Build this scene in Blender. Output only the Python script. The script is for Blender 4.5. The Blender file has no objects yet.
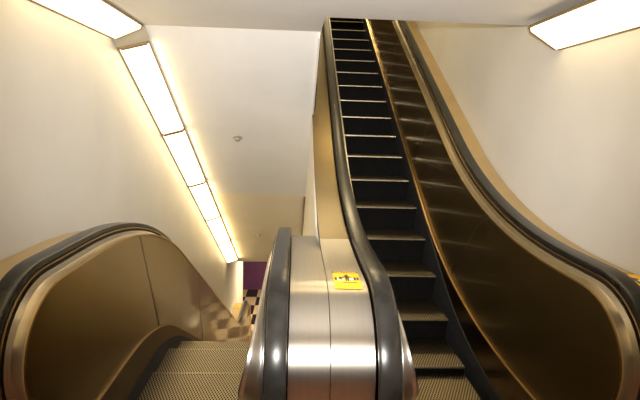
import bpy, bmesh, math, random
from mathutils import Vector, Matrix
import numpy as np
random.seed(4)
C = bpy.context.scene.collection
sc = bpy.context.scene
S30, C30, T30 = 0.5, math.sqrt(3)/2, math.tan(math.radians(30))

# ------------------------------------------------------------------ camera
cam_d = bpy.data.cameras.new('camera'); cam = bpy.data.objects.new('camera', cam_d); C.objects.link(cam)
p, yw, rl = (math.radians(a) for a in (8.305, 3.02, 1.705))
fw = Vector((math.sin(yw)*math.cos(p), math.cos(yw)*math.cos(p), -math.sin(p)))
r0 = Vector((math.cos(yw), -math.sin(yw), 0)); u0 = r0.cross(fw)
rt = r0*math.cos(rl) + u0*math.sin(rl); up = u0*math.cos(rl) - r0*math.sin(rl)
M = Matrix((rt, up, -fw)).transposed().to_4x4(); M.translation = (0, 0, 1.533)
cam.matrix_world = M
cam_d.sensor_width = 36; cam_d.lens = 485.5*36/640; cam_d.shift_y = -5.1/640
cam_d.clip_start = 0.01
sc.camera = cam
sc.cycles.caustics_reflective = False; sc.cycles.max_bounces = 16; sc.cycles.diffuse_bounces = 8; sc.cycles.glossy_bounces = 8
# ------------------------------------------------------------------ view, world, lights
sc.view_settings.view_transform = 'Standard'; sc.view_settings.look = 'None'
sc.view_settings.gamma = 1; sc.view_settings.use_curve_mapping = False
sc.view_settings.exposure = 0.12
w = bpy.data.worlds.new('world'); sc.world = w; w.use_nodes = True
w.node_tree.nodes['Background'].inputs[0].default_value = (1, .8, .55, 1)
w.node_tree.nodes['Background'].inputs[1].default_value = 0.02
def point(name, loc, e, col, r=.03):
    l = bpy.data.lights.new(name, 'POINT'); l.energy = e; l.color = col; l.shadow_soft_size = r
    o = bpy.data.objects.new(name, l); o.location = loc; C.objects.link(o); return o
FLASH_E = 580
fl = bpy.data.lights.new('camera_flash', 'SPOT'); fl.energy = FLASH_E; fl.color = (1, .945, .89); fl.shadow_soft_size = .03
fl.spot_size = math.radians(78); fl.spot_blend = 1.0
flo = bpy.data.objects.new('camera_flash', fl); C.objects.link(flo)
flo.location = (0, -.02, 1.615); flo.rotation_euler = (math.radians(90-2), 0, math.radians(-3))
LAMP_E = 4.0
LAMP_COL = (1, .75, .38)
def area(name, loc, sx, sy, e, col):
    l = bpy.data.lights.new(name, 'AREA'); l.shape = 'RECTANGLE'; l.size = sx; l.size_y = sy; l.energy = e; l.color = col
    o = bpy.data.objects.new(name, l); o.location = loc; C.objects.link(o); return o
area('lower_hall_lamp', (-.1, 10.9, -1.1), 1.2, .3, 120, (1, .78, .45))
area('upper_hall_lamp', (.8, 10.5, 6.0), 1.2, .3, 80, (1, .78, .42))
area('upper_stair_lamp', (.62, 4.6, 4.05), .3, 1.2, 34, (1, .76, .40))

# ------------------------------------------------------------------ materials
def mat(name, col, rough=.5, metal=0., **k):
    m = bpy.data.materials.new(name); m.use_nodes = True
    b = m.node_tree.nodes['Principled BSDF']
    b.inputs['Base Color'].default_value = (*col, 1); b.inputs['Roughness'].default_value = rough; b.inputs['Metallic'].default_value = metal
    for kk, v in k.items(): b.inputs[kk].default_value = v
    return m, m.node_tree.nodes, m.node_tree.links, b
def mix_noise(name, c1, c2, scale=3., rough=.5, metal=0., stretch=(1, 1, 1), bump=0., detail=4., rvar=0., bscale=None, **k):
    m, N, L, b = mat(name, c1, rough, metal, **k)
    tc = N.new('ShaderNodeTexCoord'); mp = N.new('ShaderNodeMapping'); mp.inputs['Scale'].default_value = stretch
    L.new(tc.outputs['Object'], mp.inputs[0])
    n = N.new('ShaderNodeTexNoise'); n.inputs['Scale'].default_value = scale; n.inputs['Detail'].default_value = detail
    L.new(mp.outputs[0], n.inputs[0])
    r = N.new('ShaderNodeValToRGB'); r.color_ramp.elements[0].position = .35; r.color_ramp.elements[1].position = .65
    r.color_ramp.elements[0].color = (*c1, 1); r.color_ramp.elements[1].color = (*c2, 1)
    L.new(n.outputs[0], r.inputs[0]); L.new(r.outputs[0], b.inputs['Base Color'])
    if bump:
        n2 = n
        if bscale:
            n2 = N.new('ShaderNodeTexNoise'); n2.inputs['Scale'].default_value = bscale; L.new(mp.outputs[0], n2.inputs[0])
        bu = N.new('ShaderNodeBump'); bu.inputs['Strength'].default_value = bump; bu.inputs['Distance'].default_value = .01
        L.new(n2.outputs[0], bu.inputs['Height']); L.new(bu.outputs[0], b.inputs['Normal'])
    if rvar:
        mr = N.new('ShaderNodeMapRange'); mr.inputs['From Min'].default_value = .3; mr.inputs['From Max'].default_value = .7
        mr.inputs['To Min'].default_value = rough-rvar; mr.inputs['To Max'].default_value = rough+rvar
        L.new(n.outputs[0], mr.inputs[0]); L.new(mr.outputs[0], b.inputs['Roughness'])
    return m
def brushed(name, c1, c2, rough, aniso):
    """brushed along the direction of travel (UV u runs along the sweep)"""
    m, N, L, b = mat(name, c1, rough, 1.)
    uv = N.new('ShaderNodeUVMap'); uv.uv_map = 'UVMap'
    mp = N.new('ShaderNodeMapping'); mp.inputs['Scale'].default_value = (1.2, 260, 1)
    n = N.new('ShaderNodeTexNoise'); n.inputs['Scale'].default_value = 1.; n.inputs['Detail'].default_value = 2
    L.new(uv.outputs[0], mp.inputs[0]); L.new(mp.outputs[0], n.inputs[0])
    r = N.new('ShaderNodeValToRGB'); r.color_ramp.elements[0].position = .3; r.color_ramp.elements[1].position = .7
    r.color_ramp.elements[0].color = (*c1, 1); r.color_ramp.elements[1].color = (*c2, 1)
    L.new(n.outputs[0], r.inputs[0]); L.new(r.outputs[0], b.inputs['Base Color'])
    t = N.new('ShaderNodeTangent'); t.direction_type = 'UV_MAP'; t.uv_map = 'UVMap'; L.new(t.outputs[0], b.inputs['Tangent'])
    b.inputs['Anisotropic'].default_value = aniso; b.inputs['Anisotropic Rotation'].default_value = .25
    return m
MT = {}
MT['wall'] = mix_noise('wall_paint', (.72, .705, .665), (.77, .755, .715), 2.2, .38, bump=.12, bscale=9)
MT['wallr'] = MT['wall']
MT['ceil'] = mix_noise('ceiling_paint', (.81, .795, .76), (.85, .835, .80), 3, .6, bump=.12, bscale=70)
MT['ceily'] = mix_noise('warm_lit_ceiling_paint', (.90, .81, .62), (.93, .84, .66), 3, .6, bump=.12, bscale=70)  # cream-yellow panel, made yellower and brighter in place of missing lamp light
MT['purple'] = mix_noise('purple_paint', (.09, .024, .09), (.105, .028, .105), 3, .5)
MT['steel'] = brushed('brushed_steel', (.60, .565, .51), (.66, .625, .57), .37, .8)
MT['mold'] = brushed('molding_steel', (.33, .285, .215), (.38, .33, .25), .31, .6)
MT['deck'] = mix_noise('satin_tan_deck', (.52, .39, .20), (.58, .44, .24), 3, .38, .75)
MT['bronze'] = mix_noise('bronze_panel', (.265, .19, .073), (.305, .22, .09), 2.0, .34, .97, detail=3)
for k_, v_ in (('Coat Weight', .5), ('Coat Roughness', .06)): MT['bronze'].node_tree.nodes['Principled BSDF'].inputs[k_].default_value = v_
MT['skirt'] = mix_noise('dark_bronze_skirt', (.10, .062, .028), (.14, .088, .04), 4, .32, 1.)
MT['brass'] = mix_noise('brass_trim', (.55, .38, .18), (.62, .44, .22), 8, .30, 1.)
MT['brush'] = mix_noise('skirt_brush', (.022, .022, .023), (.036, .036, .037), 30, .55, bump=.3)
MT['rubber'] = mix_noise('handrail_rubber', (.012, .0115, .010), (.022, .021, .019), 14, .26, bump=.04)
MT['bdeck'] = mix_noise('bronze_deck', (.115, .085, .04), (.135, .10, .05), 3, .33, 1.)
MT['rubber'].node_tree.nodes['Principled BSDF'].inputs['Specular IOR Level'].default_value = .35
MT['gap'] = mix_noise('dark_recess', (.008, .006, .005), (.012, .010, .008), 5, .6)
MT['frame'] = mix_noise('lamp_frame', (.26, .19, .10), (.30, .22, .12), 5, .5, .0)
MT['cap'] = mix_noise('lamp_end_plate', (.50, .44, .33), (.56, .50, .38), 5, .5)
MT['browntrim'] = mix_noise('brown_trim', (.16, .085, .03), (.20, .11, .04), 5, .45)
MT['yellow'] = mix_noise('sticker_yellow', (.88, .52, .008), (.92, .56, .012), 5, .4)
MT['black'] = mix_noise('sticker_black', (.012, .010, .010), (.02, .016, .015), 5, .4)
MT['white'] = mix_noise('sticker_white', (.82, .82, .78), (.86, .86, .82), 5, .4)
MT['red'] = mix_noise('sticker_red', (.55, .05, .015), (.6, .07, .02), 5, .4)
MT['landing'] = mix_noise('landing_floor', (.36, .19, .15), (.42, .23, .18), 18, .35)
MT['sprk'] = mix_noise('sprinkler_metal', (.5, .48, .42), (.55, .53, .46), 5, .4, .5)
def emis(name, col, e):
    m, N, L, b = mat(name, (.8, .8, .75), .4)
    b.inputs['Emission Color'].default_value = (*col, 1); b.inputs['Emission Strength'].default_value = e
    # faint prismatic ribs
    tc = N.new('ShaderNodeTexCoord'); n = N.new('ShaderNodeTexNoise'); n.inputs['Scale'].default_value = 30
    L.new(tc.outputs['Object'], n.inputs[0]); bu = N.new('ShaderNodeBump'); bu.inputs['Strength'].default_value = .1
    L.new(n.outputs[0], bu.inputs['Height']); L.new(bu.outputs[0], b.inputs['Normal'])
    return m
MT['lens'] = emis('lamp_diffuser', LAMP_COL, LAMP_E)
def checker(name, size, ox, oy):
    m, N, L, b = mat(name, (.5, .5, .5), .25)
    tc = N.new('ShaderNodeTexCoord'); mp = N.new('ShaderNodeMapping'); mp.inputs['Location'].default_value = (ox, oy, .5); mp.inputs['Scale'].default_value = (1, .5, 0)
    ck = N.new('ShaderNodeTexChecker'); ck.inputs['Scale'].default_value = 1/size
    ck.inputs['Color1'].default_value = (.44, .35, .25, 1); ck.inputs['Color2'].default_value = (.012, .009, .008, 1)
    L.new(tc.outputs['Object'], mp.inputs[0]); L.new(mp.outputs[0], ck.inputs[0]); L.new(ck.outputs[0], b.inputs['Base Color'])
    return m
MT['checker'] = checker('checker_tile', .305, .06, .0)
def tread_mat():
    m, N, L, b = mat('tread_hatch', (.4, .35, .25), .30, 1.)
    tc = N.new('ShaderNodeTexCoord'); sx = N.new('ShaderNodeSeparateXYZ'); L.new(tc.outputs['Object'], sx.inputs[0])
    def math_(op, a, b_):
        q = N.new('ShaderNodeMath'); q.operation = op
        for i, v in enumerate((a, b_)):
            if v is None: continue
            if isinstance(v, (int, float)): q.inputs[i].default_value = v
            else: L.new(v, q.inputs[i])
        return q.outputs[0]
    u = math_('MULTIPLY', sx.outputs[0], 2*math.pi/.0170); v = math_('MULTIPLY', sx.outputs[1], 2*math.pi/.036)
    a = math_('COSINE', u, None)
    c = math_('COSINE', v, None)
    f = math_('MULTIPLY', a, c)
    r = N.new('ShaderNodeValToRGB'); L.new(math_('MULTIPLY_ADD', f, .5), r.inputs[0])
    r.inputs[0].links[0].from_node.inputs[2].default_value = .5
    r.color_ramp.elements[0].position = .40; r.color_ramp.elements[1].position = .60
    r.color_ramp.elements[0].color = (.009, .007, .005, 1); r.color_ramp.elements[1].color = (.44, .375, .255, 1)
    L.new(r.outputs[0], b.inputs['Base Color'])
    bu = N.new('ShaderNodeBump'); bu.inputs['Strength'].default_value = .4; bu.inputs['Distance'].default_value = .003
    L.new(f, bu.inputs['Height']); L.new(bu.outputs[0], b.inputs['Normal'])
    return m
MT['tread'] = tread_mat()
def riser_mat():
    m, N, L, b = mat('riser_ribs', (.02, .019, .018), .6, .2)
    tc = N.new('ShaderNodeTexCoord'); wv = N.new('ShaderNodeTexWave'); wv.inputs['Scale'].default_value = 22; wv.bands_direction = 'X'
    L.new(tc.outputs['Object'], wv.inputs[0])
    n = N.new('ShaderNodeTexNoise'); n.inputs['Scale'].default_value = 12; L.new(tc.outputs['Object'], n.inputs[0])
    mx = N.new('ShaderNodeMix'); mx.data_type = 'RGBA'; mx.blend_type = 'MULTIPLY'; mx.inputs[0].default_value = 1
    r = N.new('ShaderNodeValToRGB'); r.color_ramp.elements[0].color = (.002, .002, .002, 1); r.color_ramp.elements[1].color = (.011, .010, .009, 1)
    r2 = N.new('ShaderNodeValToRGB'); r2.color_ramp.elements[0].color = (.5, .5, .5, 1); r2.color_ramp.elements[1].color = (1, 1, 1, 1)
    L.new(wv.outputs[0], r.inputs[0]); L.new(n.outputs[0], r2.inputs[0]); L.new(r.outputs[0], mx.inputs[6]); L.new(r2.outputs[0], mx.inputs[7])
    L.new(mx.outputs[2], b.inputs['Base Color'])
    bu = N.new('ShaderNodeBump'); bu.inputs['Strength'].default_value = .5; bu.inputs['Distance'].default_value = .004
    L.new(wv.outputs[0], bu.inputs['Height']); L.new(bu.outputs[0], b.inputs['Normal'])
    return m
MT['riser'] = riser_mat()
MT['riser'].node_tree.nodes['Principled BSDF'].inputs['Specular IOR Level'].default_value = .15
MT['nose'] = mix_noise('step_nose_metal', (.20, .17, .12), (.50, .43, .31), 160, .35, .9, stretch=(1, .1, .1), detail=1)

# ------------------------------------------------------------------ helpers
def finish(name, bm, m, parent=None, smooth=False, mats=None):
    bmesh.ops.remove_doubles(bm, verts=bm.verts, dist=1e-6)
    bmesh.ops.recalc_face_normals(bm, faces=bm.faces)
    me = bpy.data.meshes.new(name); bm.to_mesh(me); bm.free()
    for q in (mats or [m]): me.materials.append(q)
    o = bpy.data.objects.new(name, me); C.objects.link(o)
    if parent: o.parent = parent
    if smooth:
        for f in me.polygons: f.use_smooth = True
        me.set_sharp_from_angle(angle=math.radians(35))
    return o
def empty(name, label, cat, loc=(0, 0, 0), group=None):
    o = bpy.data.objects.new(name, None); C.objects.link(o); o.location = loc
    o['label'] = label; o['category'] = cat
    if group: o['group'] = group
    return o
def tag(o, label, cat, group=None):
    o['label'] = label; o['category'] = cat
    if group: o['group'] = group
    return o
def prism(bm, poly, axis, a, b):
    """extrude a 2-D polygon between a and b along axis; poly gives the two other coordinates in x,y,z order"""
    def P(q, t):
        return {0: (t, q[0], q[1]), 1: (q[0], t, q[1]), 2: (q[0], q[1], t)}[axis]
    v0 = [bm.verts.new(P(q, a)) for q in poly]; v1 = [bm.verts.new(P(q, b)) for q in poly]
    bm.faces.new(v0); bm.faces.new(v1[::-1]); n = len(poly)
    for i in range(n): bm.faces.new((v0[i], v0[(i+1) % n], v1[(i+1) % n], v1[i]))
def box(bm, x0, x1, y0, y1, z0, z1): prism(bm, [(x0, y0), (x1, y0), (x1, y1), (x0, y1)], 2, z0, z1)
def struct(name, bm, m):
    o = finish(name, bm, m); o['kind'] = 'structure'; return o

def fillet_path(pts, radii, step=.06):
    out = [Vector(pts[0])]
    for i in range(1, len(pts)-1):
        a, b, c = Vector(pts[i-1]), Vector(pts[i]), Vector(pts[i+1]); R = radii[i-1]
        d1 = (b-a).normalized(); d2 = (c-b).normalized(); th = math.acos(max(-1, min(1, d1.dot(d2))))
        t = R*math.tan(th/2); s = 1 if d1.x*d2.y-d1.y*d2.x > 0 else -1
        n = Vector((-d1.y, d1.x))*s; cc = b-d1*t+n*R
        k = 14
        for j in range(k+1):
            f = th*j/k; out.append(cc + Vector((math.cos(f)*(-n.x)-s*math.sin(f)*(-n.y), s*math.sin(f)*(-n.x)+math.cos(f)*(-n.y)))*R)
    out.append(Vector(pts[-1]))
    return out
class Curve:
    """z as a function of y, from a fillet path"""
    def __init__(s, pts, radii):
        q = fillet_path(pts, radii); s.y = [v.x for v in q]; s.z = [v.y for v in q]
    def __call__(s, y): return float(np.interp(y, s.y, s.z))
def with_newels(core, R, ax, start=True, end=True, k=20):
    """add the half circles at the ends of a rail path (inside the rail line)"""
    a, b = core[0], core[-1]; out = []
    if start:
        for j in range(k): f = math.pi*(1.5-j/k); out.append(Vector((a.x+ax*math.cos(f), a.y-R+R*math.sin(f))))
    out += core
    if end:
        for j in range(1, k+1): f = math.pi*(.5-j/k); out.append(Vector((b.x+ax*math.cos(f), b.y-R+R*math.sin(f))))
    return out
def densify(path, step=.35):
    out = [path[0]]
    for a, b in zip(path, path[1:]):
        n = max(1, int((b-a).length/step))
        for i in range(1, n+1): out.append(a+(b-a)*i/n)
    return out
def normals(path):
    N = []
    for i in range(len(path)):
        a = path[max(0, i-1)]; b = path[min(len(path)-1, i+1)]; d = (b-a).normalized(); N.append(Vector((-d.y, d.x)))
    return N
def sweep(name, path, prof, xc, side, m, parent, smooth=True, flare=None):
    """closed profile of (u towards the steps, v below the rail line) swept along a (y,z) path; UV u = length, v = across"""
    bm = bmesh.new(); uvl = bm.loops.layers.uv.new('UVMap')
    path = densify(path); Nn = normals(path); n = len(prof)
    per = [0]
    for i in range(n): per.append(per[-1]+math.dist(prof[i], prof[(i+1) % n]))
    rows = []; L = [0]
    for i, P in enumerate(path):
        if i: L.append(L[-1]+(path[i]-path[i-1]).length)
        pr = prof
        if flare:      # the newel shell widens towards its nose
            t = min(1.4, max(0, (flare[0]-P.y)/.33)) if P.x < 1.9 else 0; pr = [(u+(u-.046)*flare[1]*t if u > .046 else u, v) for u, v in prof]
        rows.append([bm.verts.new((xc+side*u, (P-Nn[i]*v).x, (P-Nn[i]*v).y)) for u, v in pr])
    for i in range(len(path)-1):
        for j in range(n):
            k = (j+1) % n
            f = bm.faces.new((rows[i][j], rows[i+1][j], rows[i+1][k], rows[i][k]))
            for lp, (a, b) in zip(f.loops, ((L[i], per[j]), (L[i+1], per[j]), (L[i+1], per[j+1]), (L[i], per[j+1]))): lp[uvl].uv = (a, b)
    bm.faces.new(rows[0]); bm.faces.new(rows[-1][::-1])
    bmesh.ops.recalc_face_normals(bm, faces=bm.faces)
    me = bpy.data.meshes.new(name); bm.to_mesh(me); bm.free(); me.materials.append(m)
    o = bpy.data.objects.new(name, me); C.objects.link(o); o.parent = parent
    if smooth:
        for f in me.polygons: f.use_smooth = True
        me.set_sharp_from_angle(angle=math.radians(28))
    return o
def sheet(name, cols, m, parent, side, th=.008):
    """cols: list of ((x,y,z) top, (x,y,z) bottom); a thin closed plate, thickness away from the steps"""
    bm = bmesh.new(); rows = []; K = 6
    for t, b in cols:
        t, b = Vector(t), Vector(b)
        rows.append(([bm.verts.new(t.lerp(b, k/K)) for k in range(K+1)], [bm.verts.new(t.lerp(b, k/K)-Vector((side*th, 0, 0))) for k in range(K+1)]))
    for (f0, b0), (f1, b1) in zip(rows, rows[1:]):
        for k in range(K):
            bm.faces.new((f0[k], f1[k], f1[k+1], f0[k+1])); bm.faces.new((b0[k], b0[k+1], b1[k+1], b1[k]))
        bm.faces.new((f0[0], b0[0], b1[0], f1[0])); bm.faces.new((f0[K], f1[K], b1[K], b0[K]))
    for f, b in (rows[0], rows[-1]):
        for k in range(K): bm.faces.new((f[k], f[k+1], b[k+1], b[k]))
    bmesh.ops.recalc_face_normals(bm, faces=bm.faces)
    me = bpy.data.meshes.new(name); bm.to_mesh(me); bm.free(); me.materials.append(m)
    o = bpy.data.objects.new(name, me); C.objects.link(o); o.parent = parent
    return o

# ------------------------------------------------------------------ dimensions
XL, XR = -1.21, 1.47           # side walls
ZC = 2.14                      # ceiling over the landing
YO = 2.90                      # front edge of the opening over the rising stair
YS = 3.35                      # where the left ceiling starts to fall
DROP, RISE = 3.2, 4.0
def zslope(y): return ZC-(y-YS)*T30
YE = YS+DROP/T30               # lower end of the falling ceiling
NR = .33                       # newel radius

# ------------------------------------------------------------------ the setting
bm = bmesh.new(); prism(bm, [(-3.5, -3.4), (11.45, -3.4), (11.45, 2.6), (-3.5, 2.6)], 0, XL-.12, XL); struct('wall_left', bm, MT['wall'])
bm = bmesh.new(); prism(bm, [(-3.5, -.4), (13.5, -.4), (13.5, 7), (-3.5, 7)], 0, XR, XR+.12); struct('wall_right', bm, MT['wallr'])
bm = bmesh.new(); box(bm, XL-.12, XR+.12, -3.62, -3.5, -.4, 2.4); struct('wall_back', bm, MT['purple'])
bm = bmesh.new(); box(bm, -4, 3, 13.4, 13.52, -3.3, -.8); struct('wall_far', bm, MT['purple'])
bm = bmesh.new(); prism(bm, [(XL-.1, -3.5), (XR+.1, -3.5), (XR+.1, YO), (.152, YO), (.152, YS), (XL-.1, YS)], 2, ZC, ZC+.22); struct('ceiling', bm, MT['ceil'])
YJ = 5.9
bm = bmesh.new(); prism(bm, [(YS, ZC), (YJ, zslope(YJ)), (YJ, zslope(YJ)+.22), (YS, ZC+.22)], 0, XL-.1, .148); struct('ceiling_slope', bm, MT['ceil'])
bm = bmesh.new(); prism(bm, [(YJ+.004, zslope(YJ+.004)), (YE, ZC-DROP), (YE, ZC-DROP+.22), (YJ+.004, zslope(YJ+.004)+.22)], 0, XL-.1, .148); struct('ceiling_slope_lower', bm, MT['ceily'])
bm = bmesh.new(); box(bm, -4, 3, YE, 13.5, ZC-DROP, ZC-DROP+.2); struct('ceiling_lower', bm, MT['ceil'])
# wall between the two stairs
pol = [(2.64, -3.3), (2.64, .85)]
for y in (3.0, 3.4, 3.8): pol.append((y, .85+max(0, y-3.02)*T30+.04))
pol += [(4.22, 1.60), (3.36, 2.10), (3.36, 7), (13.5, 7), (13.5, ZC-DROP+.1), (9.6, ZC-DROP+.1), (9.6, -3.3)]
bm = bmesh.new(); prism(bm, pol, 0, .135, .147); struct('wall_center', bm, MT['wall'])
bm = bmesh.new(); box(bm, XL-.1, XR+.1, -3.5, 1.95, -.3, -.002); struct('floor', bm, MT['landing'])
bm = bmesh.new(); box(bm, -4, 3, 8.9, 13.5, -3.4, -DROP-.002); struct('floor_lower', bm, MT['checker'])
bm = bmesh.new(); box(bm, .15, XR, 10.6, 13.4, RISE-.25, RISE-.002); struct('floor_upper', bm, MT['landing'])
bm = bmesh.new(); box(bm, .14, XR, 13.4, 13.5, 3.5, 7); struct('wall_upper', bm, MT['wall'])
bm = bmesh.new(); prism(bm, [(YO, ZC+.22), (3.2, 3.3), (8.0, 6.2), (13.4, 6.2), (13.4, 6.4), (7.9, 6.4), (YO-.1, 3.4), (YO-.1, ZC+.22)], 0, .14, XR); struct('ceiling_upper', bm, MT['wall'])
# edge trims
def edge_strip(name, y0, y1, x0, x1, dz0, dz1, m):
    bm = bmesh.new(); prism(bm, [(y0, zslope(y0)+dz0), (y1, zslope(y1)+dz0), (y1, zslope(y1)+dz1), (y0, zslope(y0)+dz1)], 0, x0, x1); struct(name, bm, m)
edge_strip('trim_1', 3.36, 3.86, .1482, .152, -.006, .03, MT['browntrim'])
edge_strip('trim_2', 3.88, 4.20, .1482, .156, -.012, .03, MT['steel'])
edge_strip('trim_3', 5.95, 7.3, .112, .1345, -.03, -.001, MT['browntrim'])

# ------------------------------------------------------------------ escalators
END = {'down': 9.85, 'up': 11.2}
def build_curves(kind, NC=1.86, ZR=.985):
    if kind == 'down':
        s, dz = -1, DROP
        rail = [(NC, ZR), (3.12, ZR), (3.12+dz/T30, ZR-dz), (END[kind], ZR-dz)]
        R = (3.3, 2.2)
        def c(z, cross, r1, r2=2.0): return Curve([(1.0, z), (cross, z), (cross+dz/T30, z-dz), (12, z-dz)], (r1, r2))
        return rail, R, c(.29, 2.985, 2.0), c(.09, 3.244, 1.8), c(0, 3.313, 1.5)
    dz = RISE
    rail = [(NC, ZR), (3.0, ZR), (3.0+dz/T30, ZR+dz), (END[kind], ZR+dz)]
    def c(z, cross, r1, r2=2.0): return Curve([(1.0, z), (cross, z), (cross+dz/T30, z+dz), (12.5, z+dz)], (r1, r2))
    return rail, (3.5, 2.5), c(.29, 3.276, 4.0), c(.09, 2.955, 2.5), c(0, 2.833, 1.4)

RAILPROF = [(-.038, .010), (-.035, .003), (-.028, .0), (.028, .0), (.035, .003), (.038, .010), (.038, .024), (.034, .031), (-.034, .031), (-.038, .024)]
GUIDE = [(-.030, .031), (.030, .031), (.030, .062), (-.030, .062)]
LIP = [(.0415, .028), (.0450, .028), (.0450, .034), (.0415, .034)]
MOLD = [(.046, .050), (.049, .048), (.062, .074), (.070, .081), (.100, .098), (.100, .106), (.060, .092), (.040, .068), (.028, .062), (.028, .054)]
BEAD = [(.098, .096), (.105, .096), (.107, .104), (.100, .108), (.094, .104)]

def side_assembly(root, kind, xc, side, deck_lo, deck_hi, joints, slant, NC=1.86, ZR=.985, deckmat='deck', split=None, lowv=-.03, ax=.355, ub=.10, flare=None):
    pts, R, T, B, Nz = build_curves(kind, NC, ZR)
    core = fillet_path(pts, R); path = with_newels(core, NR, ax)
    sweep('handrail', path, RAILPROF, xc, side, MT['rubber'], root)
    sweep('rail_guide', path, GUIDE, xc, side, MT['gap'], root)
    sweep('guide_lip', path, LIP, xc, side, MT['gap' if deckmat == 'steel' else 'brass'], root)
    mold = [(u if u < .05 else .046+(u-.046)*(ub-.046)/.054, v+(lowv*(u-.046)/.054 if u > .046 and v > .05 else 0)) for u, v in MOLD]; bead = [(u+ub-.10, v+lowv) for u, v in BEAD]
    sweep('balustrade_molding', path, mold, xc, side, MT['steel' if deckmat == 'steel' else 'mold'], root, flare=flare)
    sweep('molding_bead', path, bead, xc, side, MT['steel' if deckmat == 'steel' else 'brass'], root, flare=flare)
    # deck, on the side away from the steps
    if deck_hi is not None:
        a, b = sorted((deck_lo, deck_hi))
        parts_ = [(path, deckmat)]
        if split:
            i0 = next(i for i, q in enumerate(path) if q.x > split and q.y > .9)
            parts_ = [(path[:i0+1], deckmat), (path[i0:], 'bdeck')]
        for pth, dm in parts_: sweep('deck_plate', pth, [((a-xc)*side, .050), ((b-xc)*side, .050), ((b-xc)*side, .062), ((a-xc)*side, .062)], xc, side, MT[dm], root)
    # inner panels
    dn = densify(path, .12); Nn = normals(dn)
    off = [(P-n*(.10+lowv)) for P, n in zip(dn, Nn)]
    k0 = min(range(len(off)//2), key=lambda i: off[i].x)
    k1 = max(range(len(off)//2, len(off)), key=lambda i: off[i].x)
    upy = [v.x for v in off[k0:k1+1]]; upz = [v.y for v in off[k0:k1+1]]
    y0, y1 = upy[0]+.002, upy[-1]-.002
    zend = ZR + (-DROP if kind == 'down' else RISE); r = NR-.10-lowv
    def top(y): return float(np.interp(y, upy, upz))
    def bot(y):
        if y < NC-.235: return float(np.interp(y, [v.x for v in off[:k0+1]][::-1], [v.y for v in off[:k0+1]][::-1]))
        if y > END[kind]+.1: return float(np.interp(y, [v.x for v in off[k1:]][::-1], [v.y for v in off[k1:]][::-1]))
        return T(y)
    ux = ub-.002
    bounds = [y0]+joints+[y1]
    for i in range(len(bounds)-1):
        a, b = bounds[i]+(.002 if i else 0), bounds[i+1]-(.002 if i < len(bounds)-2 else 0)
        sa = slant[i-1] if i else 0; sb = slant[i] if i < len(slant) else 0
        n = max(8, int((b-a)/.06)); cols = []
        for j in range(n+1):
            f = j/n
            if i == 0: f = f*f*.5+f*.5
            y = a+(b-a)*f; s = sa+(sb-sa)*f*f*(3-2*f) if i == 0 or i == len(bounds)-2 else sa+(sb-sa)*f
            yb = min(y+s, y1)
            if yb != y and y < NC: yb = y
            zt, zb = top(y), bot(yb); h = min(1, max(0, (zt-zb)/.62))
            cols.append(((xc+side*ux, y, zt), (xc+side*(ux+(.145-ux)*h), yb, zb)))
        sheet('balustrade_panel', cols, MT['bronze'], root, side, .006)
        if i:  # cover strip of the joint
            t, bq = cols[0]
            bm = bmesh.new()
            q = [(t[1]-.005, t[2]-.01, t[0]), (t[1]+.002, t[2]-.01, t[0]), (bq[1]+.002, bq[2]+.01, bq[0]), (bq[1]-.005, bq[2]+.01, bq[0])]
            v0 = [bm.verts.new((x+side*.0012, y, z)) for y, z, x in q]; v1 = [bm.verts.new((x-side*.004, y, z)) for y, z, x in q]
            bm.faces.new(v0); bm.faces.new(v1[::-1])
            for k in range(4): bm.faces.new((v0[k], v0[(k+1) % 4], v1[(k+1) % 4], v1[k]))
            finish('joint_strip', bm, MT['brass'] if kind == 'up' else MT['steel'], root)
    # skirt below the panels
    xs = xc+side*.152
    ys = list(np.arange(NC-.22, END[kind]+.25, .08))
    sheet('skirt_panel', [((xs, y, T(y)), (xs, y, B(y)-.01)) for y in ys], MT['skirt'], root, side, .008)
    sheet('skirt_brush', [((xs+side*.006, y, min(B(y), T(y)-.006)), (xs+side*.006, y, min(B(y), T(y)-.006)-.34)) for y in ys], MT['brush'], root, side, .014)
    tp = [Vector((y, T(y))) for y in ys]
    sweep('skirt_trim', tp, [(.142, -.002), (.156, -.002), (.156, .003), (.142, .003)], xc, side, MT['brass'], root)
    return path

def make_step():
    bm = bmesh.new(); hw = .3205
    prof = [(0, 0), (.400, 0), (.400, -.03), (.36, -.05), (.34, -.25), (.10, -.27), (.062, -.235), (.050, -.203), (.036, -.14), (.020, -.07), (.006, -.022), (-.002, -.012), (-.002, -.004)]
    v0 = [bm.verts.new((-hw, y, z)) for y, z in prof]; v1 = [bm.verts.new((hw, y, z)) for y, z in prof]; n = len(prof)
    bm.faces.new(v0); bm.faces.new(v1[::-1])
    for i in range(n):
        f = bm.faces.new((v0[i], v0[(i+1) % n], v1[(i+1) % n], v1[i]))
    # bright nosing lip
    bm.faces.ensure_lookup_table()
    o_mats = [MT['riser'], MT['tread'], MT['nose']]
    for f in bm.faces:
        c = f.calc_center_median()
        if abs(c.x) < .1 and c.z > -.001: f.material_index = 1
    me = finish('step', bm, None, mats=o_mats)
    b2 = bmesh.new(); prism(b2, [(-.004, -.009), (.008, -.009), (.008, .0015), (-.004, .0015)], 0, -hw, hw)
    return me, b2
step0, nb = make_step(); nose0 = finish('step_nosing', nb, MT['nose']); nose0.parent = step0
used_step = [False]
def add_step(root, x, y, z, flip):
    if not used_step[0]:
        s = step0; used_step[0] = True
    else:
        s = step0.copy(); C.objects.link(s); nn = nose0.copy(); C.objects.link(nn); nn.parent = s
    s.parent = root; s.location = (x, y, z); s.rotation_euler = (0, 0, math.pi if flip else 0)

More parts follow.
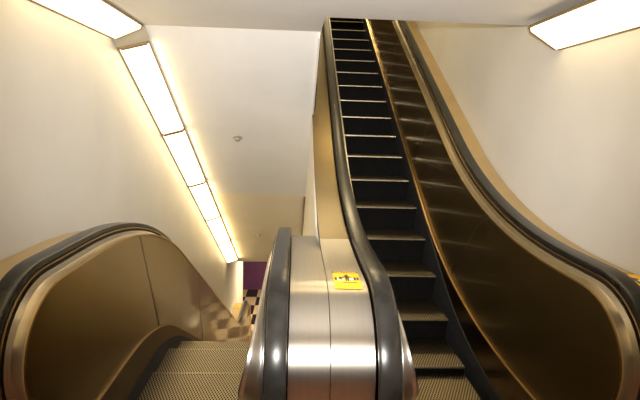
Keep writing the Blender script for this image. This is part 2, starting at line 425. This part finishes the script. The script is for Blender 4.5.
def comb(root, x0, x1, y0, y1, z, teeth_dir):
    bm = bmesh.new(); box(bm, x0, x1, y0, y1, z-.03, z+.004)
    ye = y1 if teeth_dir > 0 else y0
    n = 36
    for i in range(n):
        xa = x0+(x1-x0)*(i+.25)/n; xb = x0+(x1-x0)*(i+.75)/n
        prism(bm, [(ye, z+.004), (ye+teeth_dir*.05, z+.001), (ye+teeth_dir*.05, z-.002), (ye, z-.02)], 0, xa, xb)
    finish('comb_plate', bm, MT['nose'], root)
def newel_base(root, x0, x1, y0, y1, z0, z1):
    bm = bmesh.new(); box(bm, x0, x1, y0, y1, z0, z1)
    bmesh.ops.bevel(bm, geom=bm.edges, offset=.01, segments=2, affect='EDGES')
    finish('newel_base', bm, MT['steel'], root)

SEAM = .134
down = empty('escalator', 'descending escalator on the left with bronze panels and gold-lit hatched steps', 'escalator', (-.52, 1.9, 0))
down_inv = Matrix.Translation((-.52, 1.9, 0)).inverted()
upe = empty('escalator', 'rising escalator on the right with dark ribbed steps climbing past the ceiling edge', 'escalator', (.795, 1.9, 0))
bpy.context.view_layer.update()
side_assembly(down, 'down', -1.0, 1, XL+.002, -1.046, [2.83, 4.42, 6.0, 7.6], [.20, .08, .08, .08])
side_assembly(down, 'down', -.052, -1, -.009, SEAM-.0015, [2.83, 4.42, 6.0, 7.6], [.20, .08, .08, .08], 1.85, .973, 'steel', None, .04, .385, .072, (.973, 1.25))
side_assembly(upe, 'up', .330, 1, SEAM+.0015, .287, [2.93, 4.28, 5.9, 7.5, 9.1], [.45]*5, 1.85, .973, 'steel', 2.42, .04, .385, .072, (.973, 1.25))
side_assembly(upe, 'up', 1.29, -1, 1.336, XR-.002, [2.93, 4.28, 5.9, 7.5, 9.1], [.45]*5)
def steps_for(root, kind, x):
    N = build_curves(kind)[4]
    if kind == 'down':
        ys = [2.02, 2.42, 2.82, 3.19]
        while ys[-1] < 8.75: ys.append(ys[-1]+(.3516 if ys[-1] > 3 else .38))
        ys += [ys[-1]+.40, ys[-1]+.80]
        for y in ys: add_step(root, x, y, N(y), True)
    else:
        ys = [2.02, 2.42, 2.82, 3.19, 3.541]
        while ys[-1] < 9.7: ys.append(ys[-1]+.3516)
        ys += [ys[-1]+.40, ys[-1]+.80]
        for y in ys: add_step(root, x, y, N(y), False)
steps_for(down, 'down', -.52); steps_for(upe, 'up', .772)
comb(down, -.842, -.198, 1.55, 1.64, 0, 1); comb(upe, .452, 1.092, 1.75, 2.02, 0, 1)
comb(down, -.842, -.198, 9.75, 10.1, -DROP, -1); comb(upe, .452, 1.092, 10.95, 11.3, RISE, -1)
def under(root, x0, x1, kind):
    """truss soffit body below the decks, out of the stair well"""
    N = build_curves(kind)[4]; e = END[kind]
    bm = bmesh.new(); ys = list(np.arange(1.95, e+.3, .2))
    pol = [(y, N(y)-.36) for y in ys]+[(y, N(y)-.42) for y in ys[::-1]]
    prism(bm, pol, 0, x0, x1); finish('truss_cover', bm, MT['gap'], root)
under(down, -1.19, .12, 'down'); under(upe, .16, 1.44, 'up')
newel_base(down, -1.2, -.875, 1.72, 2.1, 0, .345); newel_base(down, -.175, SEAM-.002, 1.72, 2.1, 0, .33)
newel_base(upe, SEAM+.002, .45, 1.72, 2.1, 0, .33); newel_base(upe, 1.165, XR-.004, 1.72, 2.1, 0, .345)
newel_base(down, -1.2, -.875, 9.6, 9.98, -DROP, -DROP+.345); newel_base(down, -.175, SEAM-.004, 9.6, 9.98, -DROP, -DROP+.345)
for o in list(bpy.data.objects):     # parts were built in world space: shift them under their root
    if o.parent in (down, upe): o.location = Vector(o.location)-o.parent.location

# ------------------------------------------------------------------ lamps in the wall and ceiling corner
def lamp(label, A, Bc, wallside, p0, axis, length, group, side_e=0):
    """A: wall edge, Bc: ceiling edge (both at the near end), axis: unit run direction"""
    A, Bc, axis = Vector(A), Vector(Bc), Vector(axis)
    root = empty('fluorescent_light', label, 'light', tuple(A), group)
    out = (Bc-A).cross(axis).normalized()
    if out.x*wallside > 0: out = -out       # face normal into the room
    corner = A + (Bc-A)*.45 - out*.075
    w_ = (Bc-A).normalized(); W = (Bc-A).length
    def ext(name, pts, s0, s1, m):
        bm = bmesh.new(); a = [bm.verts.new(q+axis*s0-A) for q in pts]; b = [bm.verts.new(q+axis*s1-A) for q in pts]
        bm.faces.new(a); bm.faces.new(b[::-1]); n = len(pts)
        for i in range(n): bm.faces.new((a[i], a[(i+1) % n], b[(i+1) % n], b[i]))
        finish(name, bm, m, root)
    ext('housing', [A-out*.012, Bc-out*.012, Bc-w_*W*.3-out*.045, A+w_*W*.3-out*.045], .004, length-.004, MT['cap'])
    arc = [A+w_*.010+out*.002, A+w_*.024+out*.015, Bc-w_*.024+out*.015, Bc-w_*.010+out*.002]
    ext('diffuser', arc+[Bc-w_*.010-out*.011, A+w_*.010-out*.011], .018, length-.018, MT['lens'])
    for a, b in ((A, A+w_*.009), (Bc-w_*.009, Bc)):
        ext('frame_rail', [a+out*.004, b+out*.004, b-out*.012, a-out*.012], 0, length, MT['frame'])
    for s0, s1 in ((0, .018), (length-.018, length)):
        ext('frame_end', [q+out*.003 for q in arc]+[Bc-w_*.009-out*.012, A+w_*.009-out*.012], s0, s1, MT['frame'])
    if side_e:     # extra strip light added along the lens edge to brighten the ceiling
        l = bpy.data.lights.new('lens_edge_fill', 'AREA'); l.shape = 'RECTANGLE'; l.size = length-.06; l.size_y = .02; l.energy = side_e; l.color = (1, .72, .34)
        lo = bpy.data.objects.new('lens_edge_fill', l); C.objects.link(lo); lo.parent = root
        zdir = -(w_*1.0+out*.15).normalized(); xdir = axis; ydir = zdir.cross(xdir)
        m4 = Matrix((xdir, ydir, zdir)).transposed().to_4x4(); m4.translation = Bc-A+axis*length/2+out*.012+w_*.003; lo.matrix_local = m4
    return root
G = 'wall corner fluorescent lights'
dnv = (0, C30, -S30); Mv = Vector((0, S30, C30))
A0 = Vector((XL+.004, 3.415, 1.998)); B0 = Vector((XL+.205, 3.415, 1.998))+Mv*.068
words = ['topmost', 'second from the top', 'middle', 'fourth from the top', 'lowest']
for i in range(5):
    sft = Vector(dnv)*(i*1.203)
    lamp(words[i]+' of the five glowing panels sloping down the left wall', A0+sft, B0+sft, -1, 0, dnv, 1.199, G, (1.0, 1.1, 1.5, 1.9, 1.9)[i])
lamp('level glowing panel above the left handrail, in the top left corner', (XL+.004, 2.14, 2.045), (XL+.205, 2.14, 2.132), -1, 0, (0, 1, 0), 1.19, G)
lamp('level glowing panel high on the right wall, beside the opening over the stairs', (XR-.004, 1.56, 1.985), (XR-.195, 1.56, 2.10), 1, 0, (0, 1, 0), 1.19, G)
for k, y in enumerate((.93, -.28, -1.49)):
    lamp('level glowing panel on the left wall behind the viewer', (XL+.004, y, 2.045), (XL+.205, y, 2.132), -1, 0, (0, 1, 0), 1.19, G)
    if k: lamp('level glowing panel on the right wall behind the viewer', (XR-.004, y, 1.985), (XR-.195, y, 2.10), 1, 0, (0, 1, 0), 1.19, G)
# plate that bridges the level and the first sloping lamp
bm = bmesh.new()
q = [Vector((XL+.004, 3.332, 2.043)), Vector((XL+.205, 3.332, 2.130)), B0+Vector((0, -.002, .0)), A0+Vector((0, -.002, .0))]
a = [bm.verts.new(v) for v in q]; b = [bm.verts.new(v+Vector((0, .012, .02))) for v in q]
bm.faces.new(a); bm.faces.new(b[::-1])
for i in range(4): bm.faces.new((a[i], a[(i+1) % 4], b[(i+1) % 4], b[i]))
tag(finish('filler_plate', bm, MT['cap']), 'small beige plate joining the level and sloping light panels, top left', 'plate')
# small round heads on the sloping ceiling
def head(x, y, label):
    bm = bmesh.new(); n = 20
    rings = [(.045, 0), (.045, .006), (.034, .010), (.016, .014), (.014, .028), (.022, .030), (.022, .033), (.0, .034)]
    prev = None
    for r, h in rings:
        if r == 0:
            c = bm.verts.new((0, 0, -h)); [bm.faces.new((prev[i], prev[(i+1) % n], c)) for i in range(n)]; break
        ring = [bm.verts.new((r*math.cos(2*math.pi*i/n), r*math.sin(2*math.pi*i/n), -h)) for i in range(n)]
        if prev:
            for i in range(n): bm.faces.new((prev[i], prev[(i+1) % n], ring[(i+1) % n], ring[i]))
        else: bm.faces.new(ring)
        prev = ring
    o = finish('ceiling_sprinkler', bm, MT['sprk'], smooth=True); o.location = (x, y, zslope(y)); o.rotation_euler = (-math.radians(30), 0, 0)
    tag(o, label, 'sprinkler')
head(-.55, 4.66, 'small round sprinkler head on the sloping ceiling, nearer and larger one')
head(-.55, 7.4, 'small round sprinkler head low on the sloping ceiling, above the purple wall')

# ------------------------------------------------------------------ caution stickers
def text_mesh(s, size, m, parent, loc):
    cu = bpy.data.curves.new('lettering', 'FONT'); cu.body = s; cu.size = size; cu.align_x = 'CENTER'; cu.align_y = 'CENTER'; cu.extrude = .0002; cu.offset = .0006
    t = bpy.data.objects.new('lettering', cu); C.objects.link(t)
    bpy.context.view_layer.update()
    me = bpy.data.meshes.new_from_object(t.evaluated_get(bpy.context.evaluated_depsgraph_get()))
    bpy.data.objects.remove(t)
    o = bpy.data.objects.new('lettering', me); me.materials.append(m); C.objects.link(o); o.parent = parent; o.location = loc
    return o
def sticker(loc, rot, sx, sy, bend, label):
    root = empty('caution_sticker', label, 'sticker', loc); root.rotation_euler = rot; root.scale = (sx, sy, 1)
    W, H = .105, .20
    bm = bmesh.new(); [box(bm, -W/2, W/2, -H/2+H*k/12, -H/2+H*(k+1)/12, 0, .0012) for k in range(12)]; finish('backing', bm, MT['yellow'], root)
    bm = bmesh.new(); box(bm, -W/2, W/2, H/2-.024, H/2, .0012, .0016); finish('header_band', bm, MT['black'], root)
    text_mesh('CAUTION', .021, MT['yellow'], root, (0, H/2-.013, .0019))
    def blob(bm, cx, cy, rx, ry, n=14): prism(bm, [(cx+rx*math.cos(2*math.pi*i/n), cy+ry*math.sin(2*math.pi*i/n)) for i in range(n)], 2, .0012, .0020)
    bm = bmesh.new(); blob(bm, -.026, -.012, .016, .011); blob(bm, .022, -.004, .016, .012); finish('white_spot', bm, MT['white'], root)
    bm = bmesh.new()                                     # adult and child holding hands
    blob(bm, .002, .046, .006, .009); prism(bm, [(-.005, .036), (.009, .036), (.012, .0), (.008, -.032), (.003, -.032), (.002, -.006), (-.001, -.032), (-.006, -.032), (-.005, 0)], 2, .0012, .0022)
    prism(bm, [(-.004, .034), (-.022, .012), (-.019, .007), (-.002, .024)], 2, .0012, .0022); prism(bm, [(.007, .034), (.022, .016), (.019, .010), (.006, .022)], 2, .0012, .0022)
    finish('adult_pictogram', bm, MT['black'], root)
    bm = bmesh.new(); blob(bm, -.024, .016, .005, .007); prism(bm, [(-.029, .008), (-.019, .008), (-.018, -.02), (-.022, -.02), (-.024, -.006), (-.026, -.02), (-.030, -.02)], 2, .0012, .0022); finish('child_pictogram', bm, MT['black'], root)
    for cx in (-.043, .032, .044):
        bm = bmesh.new()
        blob(bm, cx, .012, .004, .006); prism(bm, [(cx-.005, .004), (cx+.005, .004), (cx+.004, -.022), (cx-.004, -.022)], 2, .0012, .0022)
        finish('side_pictogram', bm, MT['black'], root)
    bm = bmesh.new()
    for y, x0, x1 in ((-.046, -.02, .040), (-.054, -.018, .036)): box(bm, x0, x1, y-.002, y+.002, .0012, .002)
    finish('red_line', bm, MT['red'], root)
    if bend:       # the sticker is pasted over the curve of the deck
        for o in bpy.data.objects:
            if o.parent == root:
                for v in o.data.vertices:
                    y = loc[1]+(v.co.y+o.location.y)*sy; t = max(0, (bend[0]-y)/bend[1])
                    v.co.z -= bend[2]*(1-math.sqrt(max(0, 1-t*t)))
    return root
sticker((.214, 1.862, .973-.0487), (0, 0, 0), 1, .92, (1.85, .335, .28), 'yellow caution sticker with walking figures on the steel deck between the escalators')
sticker((1.402, 1.85, .985-.0487), (0, 0, 0), 1.05, 1.1, (1.86, .305, .28), 'yellow caution sticker on the deck by the right wall, at the frame edge')
sticker((-1.13, 9.70, .985-DROP-.050), (0, 0, math.pi), 1.1, 1, None, 'tiny yellow caution sticker beside the far lower newel of the left escalator')
